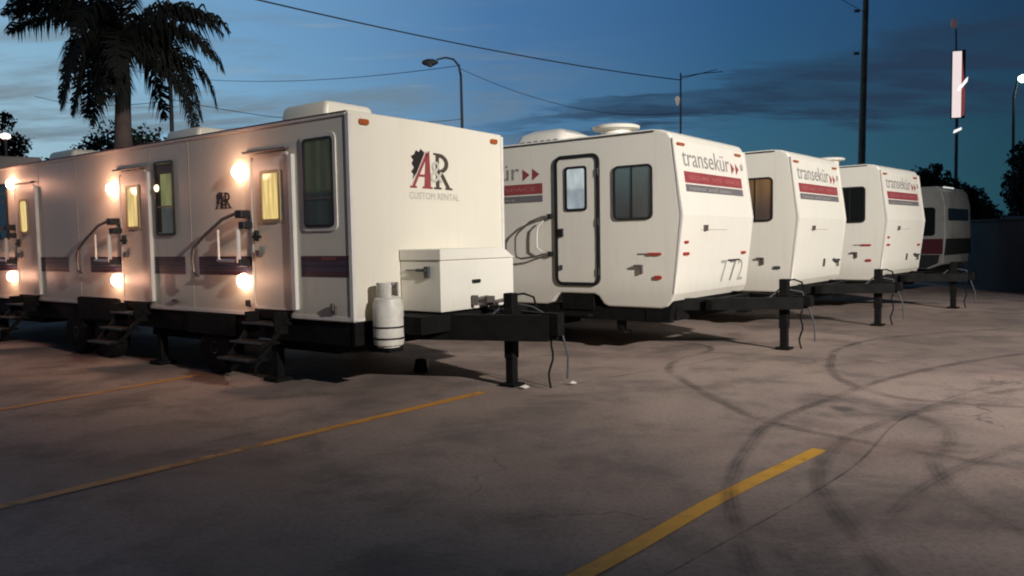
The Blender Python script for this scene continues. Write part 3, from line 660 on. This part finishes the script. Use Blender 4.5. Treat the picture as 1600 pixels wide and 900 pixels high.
def ribbon(name, pts, w, m, label=None):
    # smooth curve through pts (Catmull-Rom), flat on the ground
    P = [Vector((p[0], p[1], 0)) for p in pts]; Q = [P[0]*2-P[1]]+P+[P[-1]*2-P[-2]]; cur = []
    for i in range(1, len(Q)-2):
        for k_ in range(10):
            t = k_/10; a, b_, c_, d_ = Q[i-1], Q[i], Q[i+1], Q[i+2]
            cur.append(.5*((2*b_)+(c_-a)*t+(2*a-5*b_+4*c_-d_)*t*t+(3*b_-a-3*c_+d_)*t**3))
    cur.append(Q[-2]); n = len(cur); vs = []; fs = []
    for i, p in enumerate(cur):
        d = (cur[min(i+1, n-1)]-cur[max(i-1, 0)]).normalized(); nn = Vector((-d.y, d.x, 0))
        vs += [tuple(p+nn*w/2+Vector((0, 0, zlev[0]))), tuple(p-nn*w/2+Vector((0, 0, zlev[0])))]
    for i in range(n-1): fs.append((2*i, 2*i+1, 2*i+3, 2*i+2))
    me = bpy.data.meshes.new(name); me.from_pydata(vs, [], fs); uv = me.uv_layers.new(name='UV')
    for lp in me.loops: uv.data[lp.index].uv = ((lp.vertex_index//2)/(n-1), lp.vertex_index % 2)
    me.materials.append(m); o = bpy.data.objects.new(name, me); C.objects.link(o); o['kind'] = 'structure'
    zlev[0] += .0012
    return o
ribbon('yellow_line', [(-.9, 2.35), (.30, 3.52), (1.24, 4.58), (2.24, 5.60)], .115, YEL)
ribbon('yellow_line', [(-5.2, 2.1), (-3.11, 4.62), (-1.6, 6.42), (-.28, 7.99)], .115, YELW)
ribbon('yellow_line', [(-6.6, 4.9), (-4.98, 7.48), (-3.75, 9.39)], .115, YELW)
ribbon('slab_joint', [(-1.6, 8.9), (.3, 8.15), (.92, 8.55), (1.87, 9.25), (3.79, 10.75), (5.2, 10.9), (7.3, 10.95), (12, 11.6)], .028, JOINT)
ribbon('slab_joint', [(.35, 3.2), (.76, 3.57), (2.22, 5.07), (3.4, 6.6), (5.2, 8.0), (8.5, 9.4)], .018, JOINT)
ribbon('slab_joint', [(4.2, 14.2), (5.55, 13.47), (7.48, 12.96), (11, 12.4)], .03, JOINT)
ribbon('tyre_mark', [(.5, 13.2), (1.6, 12.2), (2.66, 11.3), (2.7, 10.6), (2.2, 10.0), (1.85, 9.2), (1.85, 8.4), (1.95, 7.3), (2.15, 6.4), (2.9, 5.4), (3.7, 4.7)], .15, SKID)
ribbon('tyre_mark', [(1.0, 3.0), (1.15, 3.9), (1.34, 4.78), (1.75, 5.7), (2.17, 6.44), (3.0, 7.3), (4.3, 8.5), (6.2, 9.7), (8.5, 10.6)], .15, SKID)
ribbon('tyre_mark', [(10, 12.9), (7.5, 12.3), (5.6, 11.6), (4.5, 10.6), (3.95, 9.6), (3.55, 8.5), (3.55, 7.6), (3.85, 7.1), (4.9, 6.7), (6.5, 6.4)], .15, SKID)
ribbon('tyre_mark', [(1.6, 2.9), (1.75, 3.9), (1.95, 4.9), (2.5, 5.8), (3.4, 6.6), (4.6, 7.4), (6.6, 8.3)], .17, SKID2)
ribbon('tyre_mark', [(1.9, 4.0), (2.6, 4.75), (3.6, 5.5), (5.2, 6.4), (7.5, 7.2)], .17, SKID2)
ribbon('tyre_mark', [(2.2, 7.9), (3.2, 7.2), (3.45, 6.4), (3.3, 5.8), (2.8, 5.1), (2.6, 4.2), (2.8, 3.2)], .17, SKID2)
# litter
def litter(x, y, r, label, m=WHITE):
    n = 9; vs = []; R = random.Random(int(x*100))
    for i in range(n): a = 2*PI*i/n; vs.append((r*math.cos(a)*R.uniform(.7, 1.2), r*.7*math.sin(a)*R.uniform(.7, 1.2), .008+R.uniform(0, .02)))
    vs.append((0, 0, .045)); o = MB().add(vs, [(i, (i+1) % n, n) for i in range(n)]+[tuple(range(n-1, -1, -1))]).build('crumpled_paper', m)
    o.location = (x, y, .004); tag(o, label, 'litter')
litter(.12, 8.09, .055, 'crumpled white scrap on the ground at the foot of the nearest tongue jack')
litter(.63, 8.26, .05, 'small pale scrap on the ground right of the hanging safety chain')
wc = empty('wheel_chock', (-1.16, 9.30, 0), .9, 'dark wheel chock with a pale end on the ground under the first drawbar', 'chock')
MB().prism((0, 0, 0), (1, 0, 0), (0, 0, 1), [(-.06, .005), (.08, .005), (.05, .16), (-.02, .16)], .10).build('block', RUBBER, wc)
MB().box(.085, .12, -.09, -.02, .02, .15).build('end_plate', TRIM, wc)

# ================================================================== poles, lamps and wires
def vtube(name, pts, r, m, parent=None, n=10): return MB().tube(pts, r, n).build(name, m, parent, True)
up_ = empty('utility_pole', (16.95, 38, 0), 0, 'tall tan concrete utility pole standing behind the white trailers', 'pole')
vtube('shaft', [(0, 0, 0), (.10, 0, 7), (.25, 0, 15.5)], [.20, .16, .12], CONC, up_, 12)
for z in (10.2, 12.2):
    MB().box(-.35, -.10, -.05, .05, z, z+.12).build('bracket', CONC, up_)
sl = empty('street_lamp', (-2.16, 35, 0), 0, 'curved arm street lamp, unlit, rising behind the nearest trailer roof', 'street lamp')
vtube('pole', [(0, 0, 0), (.07, 0, 6.9), (.06, 0, 8.9), (-.03, 0, 9.35), (-.25, 0, 9.62), (-.6, 0, 9.70), (-1.0, 0, 9.62)], [.09, .065, .055, .05, .045, .04, .035], DMETAL, sl, 10)
MB().lathe((-1.65, 0, 9.50), [(.05, 0), (.11, .08), (.16, .25), (.15, .5), (.08, .66), (.04, .72)], 'X', 12).build('lamp_head', DMETAL, sl, True)
MB().lathe((-1.30, 0, 9.42), [(.14, 0), (.12, -.08), (.05, -.12)], 'Z', 12).build('lamp_bowl', mat('dull_bowl', (.10, .11, .12), .3), sl, True)
ml = empty('lamp_mast', (8.66, 40, 0), 0, 'slim pale mast with a round lamp rising behind the nearest white travel trailer', 'lamp post')
GPOLE = mat('pale_pole', (.22, .22, .22), .6)
vtube('mast', [(0, 0, 0), (.05, 0, 8.0), (.06, 0, 9.9)], [.07, .05, .04], GPOLE, ml, 8)
vtube('cross_arm', [(.05, 0, 9.70), (1.1, 0, 9.86), (2.2, 0, 9.93)], .022, GPOLE, ml, 6)
vtube('cross_arm', [(.05, 0, 9.60), (1.9, 0, 10.05)], .018, GPOLE, ml, 6)
MB().lathe((-.12, -.05, 8.58), [(.05, -.30), (.09, -.12), (.13, 0), (.1, .1), (.04, .16)], 'Z', 12).build('lamp_head', mat('pale_lamp', (.5, .48, .45), .4, emit=(1, .8, .7), es=.22), ml, True)
tp = vtube('slim_pole', [(-12.9, 30, 0), (-12.82, 30, 8.6)], [.09, .07], DMETAL); tag(tp, 'thin dark pole behind the long trailer, right of the palm trunk', 'pole')
def wire(name, a, b_, sag, r, label):
    a, b_ = Vector(a), Vector(b_); n = 24
    o = MB().tube([a.lerp(b_, i/n)-Vector((0, 0, 4*sag*(i/n)*(1-i/n))) for i in range(n+1)], r, 5).build(name, CABLE); return tag(o, label, 'cable', 'overhead wires')
wire('overhead_wire', (-17.3, 14.4, 9.5), (8.7, 40, 9.55), .6, .026, 'thick overhead wire sloping down from top left to the slim lamp mast')
wire('overhead_wire', (-30, 60, 15.3), (-2.1, 35, 9.35), .9, .016, 'faint overhead wire reaching the curved street lamp from the left')
wire('overhead_wire', (-2.1, 35, 9.2), (8.7, 40, 7.9), .75, .014, 'slack overhead wire sagging from the curved street lamp to the slim lamp mast')
wire('overhead_wire', (5.5, 24, 12.2), (17.1, 38, 12.2), .3, .015, 'faint overhead wire high over the white trailers running to the utility pole')
wire('overhead_wire', (-24, 40, 9.3), (-13, 30, 7.1), .3, .013, 'low faint wire passing behind the palm to the thin pole')
wire('overhead_wire', (-13, 30, 7.2), (-2.1, 35, 7.0), .5, .013, 'low faint wire between the thin pole and the street lamp pole')
# pylon sign
ps = empty('pylon_sign', (34.1, 60, 0), -.25, 'tall narrow lit sign, white and red, glowing above the far right trailers', 'sign')
vtube('sign_post', [(0, 0, 0), (0, 0, 10.4), (-.15, 0, 17.0)], [.14, .11, .05], DMETAL, ps, 8)
MB().box(-.42, .50, -.18, .18, 10.3, 15.4).build('sign_box', DMETAL, ps, bevel=.03)
MB().box(-.40, .22, -.20, -.183, 10.35, 15.3).build('sign_panel', mat('sign_white', (.8, .7, .7), .5, emit=(1, .84, .82), es=.85), ps)
MB().prism((0, -.183, 0), FX, FY, [(.224, 10.4), (.46, 10.5), (.48, 12.2), (.38, 13.5), (.224, 15.2)], .018).build('sign_panel', mat('sign_red', (.4, .08, .08), .5, emit=(.45, .10, .10), es=.4), ps)
MB().prism((0, -.205, 0), FX, FY, [(-.02, 12.45), (.10, 12.35), (.62, 13.0), (.66, 13.35), (.50, 13.2)], .03).build('sign_mark', mat('sign_mark', (.9, .9, .9), .5, emit=(1, .97, .95), es=1.1), ps)
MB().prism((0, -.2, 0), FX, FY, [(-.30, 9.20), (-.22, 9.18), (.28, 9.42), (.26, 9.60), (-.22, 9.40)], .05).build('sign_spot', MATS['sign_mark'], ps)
MB().lathe((-.30, 0, 17.1), [(.12, 0), (.24, .2), (.2, .5), (.08, .7)], 'Z', 10).build('top_lamp', mat('top_lamp', (.3, .2, .2), .5, emit=(.5, .28, .27), es=.12), ps, True)
# bright yard lamp on the right edge
yl = empty('yard_lamp', (28.9, 45, 0), 0, 'bright white yard floodlight on a dark pole at the right edge', 'floodlight')
vtube('pole', [(0, 0, 0), (-.1, 0, 9.3), (.1, 0, 10.2)], [.11, .07, .05], BLACK, yl, 8)
MB().lathe((.40, 0, 10.25), [(.10, -.16), (.24, 0), (.22, .16), (.05, .26)], 'Z', 14).build('lamp_head', mat('cold_lamp', (.9, 1, 1), .4, emit=(.75, 1.0, .95), es=7), yl, True)

L = bpy.data.lights.new('yard_light', 'POINT'); L.energy = 220; L.color = (.85, 1.0, .95); L.shadow_soft_size = .2
o = bpy.data.objects.new('yard_light', L); C.objects.link(o); o.parent = yl; o.location = (1.3, -1.2, 9.9)
# ------------------------------------------------------------------ wall and parked cars beyond it
wl = empty('boundary_wall', (13.78, 23.6, 0), 0, 'low dark block wall closing the yard on the right', 'wall')
WA, WB = Vector((13.78, 23.6)), Vector((13.42, 20.2))
path = [Vector((15.2, 38.0)), WA, WB, Vector((13.0, 15.5)), Vector((12.5, 8))]
for a, b_ in zip(path[:-1], path[1:]):
    d = (b_-a); L = d.length; d.normalize(); n = max(1, int(L/2.0))
    for i in range(n):
        p = a+d*(L*i/n)-WA; q_ = a+d*(L*(i+1)/n-.02)-WA; nn = Vector((-d.y, d.x))*.09
        pts = [p+nn, q_+nn, q_-nn, p-nn]
        MB().add([(v.x, v.y, z) for z in (0, 1.88) for v in pts], [(3, 2, 1, 0), (4, 5, 6, 7), (0, 1, 5, 4), (1, 2, 6, 5), (2, 3, 7, 6), (3, 0, 4, 7)]).build('wall_panel', WALLM, wl, bevel=.01)
        MB().add([(v.x+(nn.x*.5 if j in (0, 1) else -nn.x*.5), v.y, z) for z in (1.883, 1.94) for j, v in enumerate(pts)], [(3, 2, 1, 0), (4, 5, 6, 7), (0, 1, 5, 4), (1, 2, 6, 5), (2, 3, 7, 6), (3, 0, 4, 7)]).build('coping', WALLM, wl)
def car(loc, rz, label, col, sc=1.0):
    cr = empty('parked_car', loc, rz, label, 'car', 'cars parked beyond the wall')
    pm = mat('car_'+str(col[0]), col, .3, .2)
    b0 = [(-2.2, .35), (2.2, .35), (2.25, .8), (1.3, .98), (.75, 1.45), (-.9, 1.48), (-1.7, 1.05), (-2.2, .98)]
    MB().prism((0, .85, 0), (1, 0, 0), (0, 0, 1), b0, 1.7).build('body', pm, cr, bevel=.08, seg=3)
    MB().prism((0, .86, 0), (1, 0, 0), (0, 0, 1), [(-1.45, 1.05), (1.05, 1.03), (.68, 1.38), (-.86, 1.40)], 1.72).build('side_glass', DGLASS, cr)
    MB().prism((1.25, 0, 1.02), (0, 1, 0), (-.5, 0, .43), rect(-.72, .72, .03, .58), .03).build('windscreen', mat('glinting_glass', (.5, .5, .5), .15, .6), cr)
    for x in (-1.35, 1.35):
        for y in (-.78, .78): MB().lathe((x, y-.1, .33), [(.2, 0), (.33, .02), (.33, .18), (.2, .2)], 'Y', 16).build('wheel', RUBBER, cr, True)
    return cr
c1 = car((20.0, 30, 0), -2.2, 'tall dark car beyond the wall with light glinting on its windscreen', (.05, .05, .05)); c1.scale = (1.15, 1.15, 1.52)
c2 = car((22.3, 32, 0), -2.0, 'pale tall car at the right edge beyond the dark wall', (.4, .38, .36)); c2.scale = (1.15, 1.15, 1.48)

# ------------------------------------------------------------------ vegetation
def crown(parent, blobs, n, leaf, m, seed, flat=1.0):
    R = random.Random(seed); v = []; f = []
    tot = sum(b[3]**2 for b in blobs)
    for (x, y, z, r) in blobs:
        for i in range(int(n*r*r/tot)):
            while True:
                d = Vector((R.uniform(-1, 1), R.uniform(-1, 1), R.uniform(-1, 1)))
                if .05 < d.length < 1: break
            d.normalize(); rr = r*(R.random()**.33)*(1+.55*noise.noise(d*2.2+Vector((x, y, z))))
            c0 = Vector((x, y, z))+Vector((d.x*rr, d.y*rr, d.z*rr*flat))
            a = Vector((R.gauss(0, 1), R.gauss(0, 1), R.gauss(0, 1))).normalized(); b_ = a.cross(Vector((R.gauss(0, 1), R.gauss(0, 1), R.gauss(0, 1)))).normalized()
            s = leaf*R.uniform(.6, 1.5); o = len(v)
            v += [tuple(c0-a*s), tuple(c0+b_*s*.5), tuple(c0+a*s), tuple(c0-b_*s*.5)]; f.append((o, o+1, o+2, o+3))
    me = bpy.data.meshes.new('crown'); me.from_pydata(v, [], f); me.materials.append(m)
    o = bpy.data.objects.new('crown', me); C.objects.link(o); o.parent = parent; return o
def tree(loc, label, blobs, n, leaf, m, seed, trunk=.2, cat='tree', th=None):
    t = empty('leafy_tree', loc, 0, label, cat)
    cx = sum(b[0] for b in blobs)/len(blobs); th = th or min(b[2] for b in blobs)
    tb = MB().tube([(0, 0, 0), (cx*.3, .05, th*.5), (cx*.6, 0, th)], [trunk, trunk*.75, trunk*.5], 8)
    for b in blobs[:8]: tb.tube([(cx*.4, 0, th*.55), ((cx*.4+b[0])/2, b[1]*.5, (th*.6+b[2])/2+.1), (b[0], b[1], b[2])], [trunk*.5, trunk*.3, trunk*.12], 6)
    tb.build('trunk', BARK, t, True); crown(t, blobs, n, leaf, m, seed); return t
tree((-15.0, 31, 0), 'rounded dark tree behind the palm trunk', [(0, 0, 4.6, 1.7), (-1.2, .3, 4.9, 1.2), (1.2, 0, 4.3, 1.2), (.2, .4, 5.3, 1.1), (-1.9, 0, 3.9, 1.2), (1.9, .5, 3.8, 1.0), (0, 0, 3.0, 1.6)], 16000, .085, LEAF, 3, .25)
tree((-16.9, 26, 0), 'small dark reddish tree at the far left edge', [(0, 0, 4.7, .8), (-.9, 0, 5.2, .8), (.55, 0, 5.0, .45), (.2, 0, 5.8, .35), (-1.6, 0, 4.5, 1.1), (0, .3, 3.8, 1.0)], 8000, .07, LEAF2, 5, .16)
tree((-14.2, 24.5, 0), 'low dark bush canopy above the pale roofs at the left', [(0, 0, 3.4, .9), (.8, 0, 3.5, .75), (-.8, .1, 3.4, .8), (1.3, 0, 3.2, .7), (0, 0, 2.6, 1.0)], 9000, .07, LEAF, 6, .12)
tree((22.0, 40, 0), 'dark treetop showing above the far two-tone trailer', [(0, 0, 3.6, 1.1), (.9, 0, 3.3, .9), (-.8, 0, 4.2, .8), (-.2, 0, 4.9, .25), (1.6, .2, 2.9, .9), (-1.4, 0, 4.0, .7), (0, 0, 2.4, 1.3)], 12000, .085, LEAF, 8, .2)
tree((24.0, 41, 0), 'ragged dark shrub between the far trailer and the right edge tree', [(0, 0, 3.0, .9), (.7, 0, 2.5, .8), (-.5, 0, 3.5, .45), (1.3, 0, 2.1, .7), (0, 0, 1.8, 1.2)], 8000, .08, LEAF, 9, .12)
tree((20.2, 30, 0), 'tall dark tree at the right edge of the picture', [(0, 0, 4.3, .9), (.5, 0, 4.9, .8), (-.3, 0, 3.3, .9), (.2, 0, 2.4, 1.0), (1.2, .2, 3.9, 1.3), (1.4, 0, 2.6, 1.3), (.1, 0, 5.0, .5), (-.1, 0, 1.6, 1.0)], 34000, .08, LEAF, 10, .2)

def palm(loc, label):
    t = empty('palm_tree', loc, 0, label, 'palm tree')
    tr = [(0, 0, 0), (.02, 0, 2), (.03, 0, 3.9), (.05, 0, 4.6), (.10, 0, 5.6), (.15, 0, 6.7)]
    MB().tube(tr, [.29, .26, .235, .20, .17, .14], 16).build('trunk', PBARK, t, True)
    MB().tube([(.05, 0, 4.7), (.10, 0, 5.6), (.15, 0, 6.85)], [.19, .19, .10], 14).build('crown_shaft', PALML, t, True)
    R = random.Random(11)
    # azimuth, start pitch, length, droop, hanging
    F = [(180, 38, 3.3, .62), (172, 52, 3.5, .75), (186, 60, 3.6, .85), (200, 10, 2.7, 1.5), (165, 5, 2.6, 1.6),
         (0, 42, 3.0, .75), (12, 55, 3.2, .9), (350, 30, 2.9, .8), (8, -8, 3.0, .80),
         (90, 50, 3.0, 1.0), (270, 45, 2.9, 1.1), (250, 20, 2.5, 1.3), (290, 22, 2.6, 1.2), (60, 30, 2.8, 1.2), (120, 30, 2.8, 1.3), (300, 60, 2.8, 1.0),
         (210, -5, 2.5, 1.5), (190, 20, 2.7, 1.6), (45, 70, 2.6, .8), (130, 72, 2.6, .8), (260, -15, 2.2, 1.3), (280, 5, 2.2, 1.4),
         (170, -15, 2.5, 1.5), (185, 5, 2.6, 1.7), (5, -25, 3.2, .55), (-5, -18, 3.2, .7), (15, 5, 3.1, .8), (2, 25, 3.0, .8), (178, 45, 3.5, .6), (230, 75, 2.5, .9), (60, -10, 2.4, 1.2)]
    for az_, p0, L, dr in F:
        a = math.radians(az_+R.uniform(-5, 5)); hd = Vector((math.cos(a), math.sin(a), 0)); sd = Vector((-hd.y, hd.x, 0))
        L *= .98; n = 34; p = Vector((.15, 0, 6.75)); pts = [p.copy()]; ang = math.radians(p0)
        for i in range(n):
            ang -= dr*2.0*(1/n)*(.5+1.2*i/n); ang = max(ang, -1.35)
            p = p+(hd*math.cos(ang)+Vector((0, 0, 1))*math.sin(ang))*(L/n); pts.append(p.copy())
        m = MB(); m.tube(pts[::3]+[pts[-1]], [.04-.033*i/12 for i in range(len(pts[::3])+1)], 5)
        for i in range(3, n+1):
            for jj in (0, .5):
                tt = (i-jj)/n; q0 = pts[i-1].lerp(pts[i], 1-jj); dirv = (pts[i]-pts[i-1]).normalized()
                ll = .84*math.sin(PI*min(1, .12+tt*.88))**.6*R.uniform(.6, 1.2)
                for sg in (-1, 1):
                    lift = R.uniform(-.35, .45)
                    d1 = (sd*sg*.75+dirv*.55+Vector((0, 0, lift))).normalized()
                    m1 = q0+d1*ll*.45; m2 = m1+(d1*.45+Vector((0, 0, -.75))).normalized()*ll*.6
                    wv = dirv*.021
                    o = len(m.v); m.v += [tuple(q0-wv), tuple(q0+wv), tuple(m1+wv*1.6), tuple(m1-wv*1.6), tuple(m2)]
                    m.f += [(o, o+1, o+2, o+3), (o+3, o+2, o+4)]
        me = bpy.data.meshes.new('frond'); me.from_pydata(m.v, [], m.f); me.materials.append(PALML)
        ob = bpy.data.objects.new('frond', me); C.objects.link(ob); ob.parent = t
    return t
palm((-9.95, 20.2, 0), 'large dark palm with drooping fronds rising behind the long trailer')

# ------------------------------------------------------------------ buildings and vehicle roofs behind the long trailer at the left
bd = empty('pale_building', (-14.4, 24.2, 0), .3, 'low flat roofed pale building behind the long trailer at the left', 'building')
BW = mat('pale_wall', (.42, .36, .33), .8, var=.2)
MB().box(.0, 4.3, 1.8, 7, 0, 4.30).build('wall', BW, bd)
MB().box(-.15, 4.45, 1.65, 7.1, 4.303, 4.52).build('roof', mat('pale_roof', (.55, .50, .47), .7, var=.2), bd)
for x in (.8, 2.6): MB().box(x, x+.9, 1.77, 1.797, 2.2, 3.4).build('window', DGLASS, bd)
bt = empty('box_truck', (-13.9, 19.6, 0), .5, 'tall pale box truck body at the far left above the long trailer', 'truck')
MB().box(0, 1.9, 0, 5, 1.0, 3.95).build('cargo_box', BW, bt, bevel=.03)
MB().box(.1, 1.8, -1.5, -.05, .6, 2.5).build('cab', BW, bt, bevel=.12, seg=3)
for y in (-.8, 3.6):
    for x in (-.02, 1.72): MB().lathe((x, y, .45), [(.2, 0), (.45, .03), (.45, .2), (.2, .22)], 'X', 18).build('wheel', RUBBER, bt, True)
MB().box(.15, 1.75, -1.3, 4.8, .55, .98).build('chassis', RUST, bt)
rl = empty('security_lamp', (-15.55, 24.3, 0), 0, 'small glowing pinkish lamp in front of the left edge tree', 'lamp')
vtube('pole', [(0, 0, 0), (0, 0, 5.0)], [.05, .04], DMETAL, rl, 8)
MB().lathe((0, 0, 4.97), [(.08, 0), (.15, .05), (.13, .14), (.04, .18)], 'Z', 12).build('lamp_head', mat('pink_lamp', (1, .8, .7), .4, emit=(1, .78, .65), es=2.5), rl, True)

# ------------------------------------------------------------------ the yard's own floodlight, on its mast behind the camera to the right
fm = empty('floodlight_mast', (13, -8.1, 0), 0, 'floodlight mast lighting the yard, standing outside the picture', 'floodlight')
vtube('mast', [(0, 0, 0), (0, 0, 9.4)], [.14, .09], DMETAL, fm, 10)
MB().box(-.28, .28, -.20, .02, 8.85, 9.25).build('lamp_housing', DMETAL, fm, bevel=.02)
MB().box(-.24, .24, .022, .03, 8.89, 9.21).build('lamp_lens', mat('flood_lens', (1, 1, 1), .4, emit=KEY_COL, es=6), fm)
for az_, el_, pw, hx in ((-23.8, -16.4, 1.0, 0),):
    L = bpy.data.lights.new('flood_beam', 'SPOT'); L.energy = KEY_POWER*pw; L.color = KEY_COL; L.shadow_soft_size = .18
    L.spot_size = math.radians(53); L.spot_blend = .9
    o = bpy.data.objects.new('flood_beam', L); C.objects.link(o); o.parent = fm; o.location = (hx, .10, 9.05)
    a, e = math.radians(az_), math.radians(el_)
    o.rotation_euler = Vector((math.sin(a)*math.cos(e), math.cos(a)*math.cos(e), math.sin(e))).to_track_quat('-Z', 'Y').to_euler()
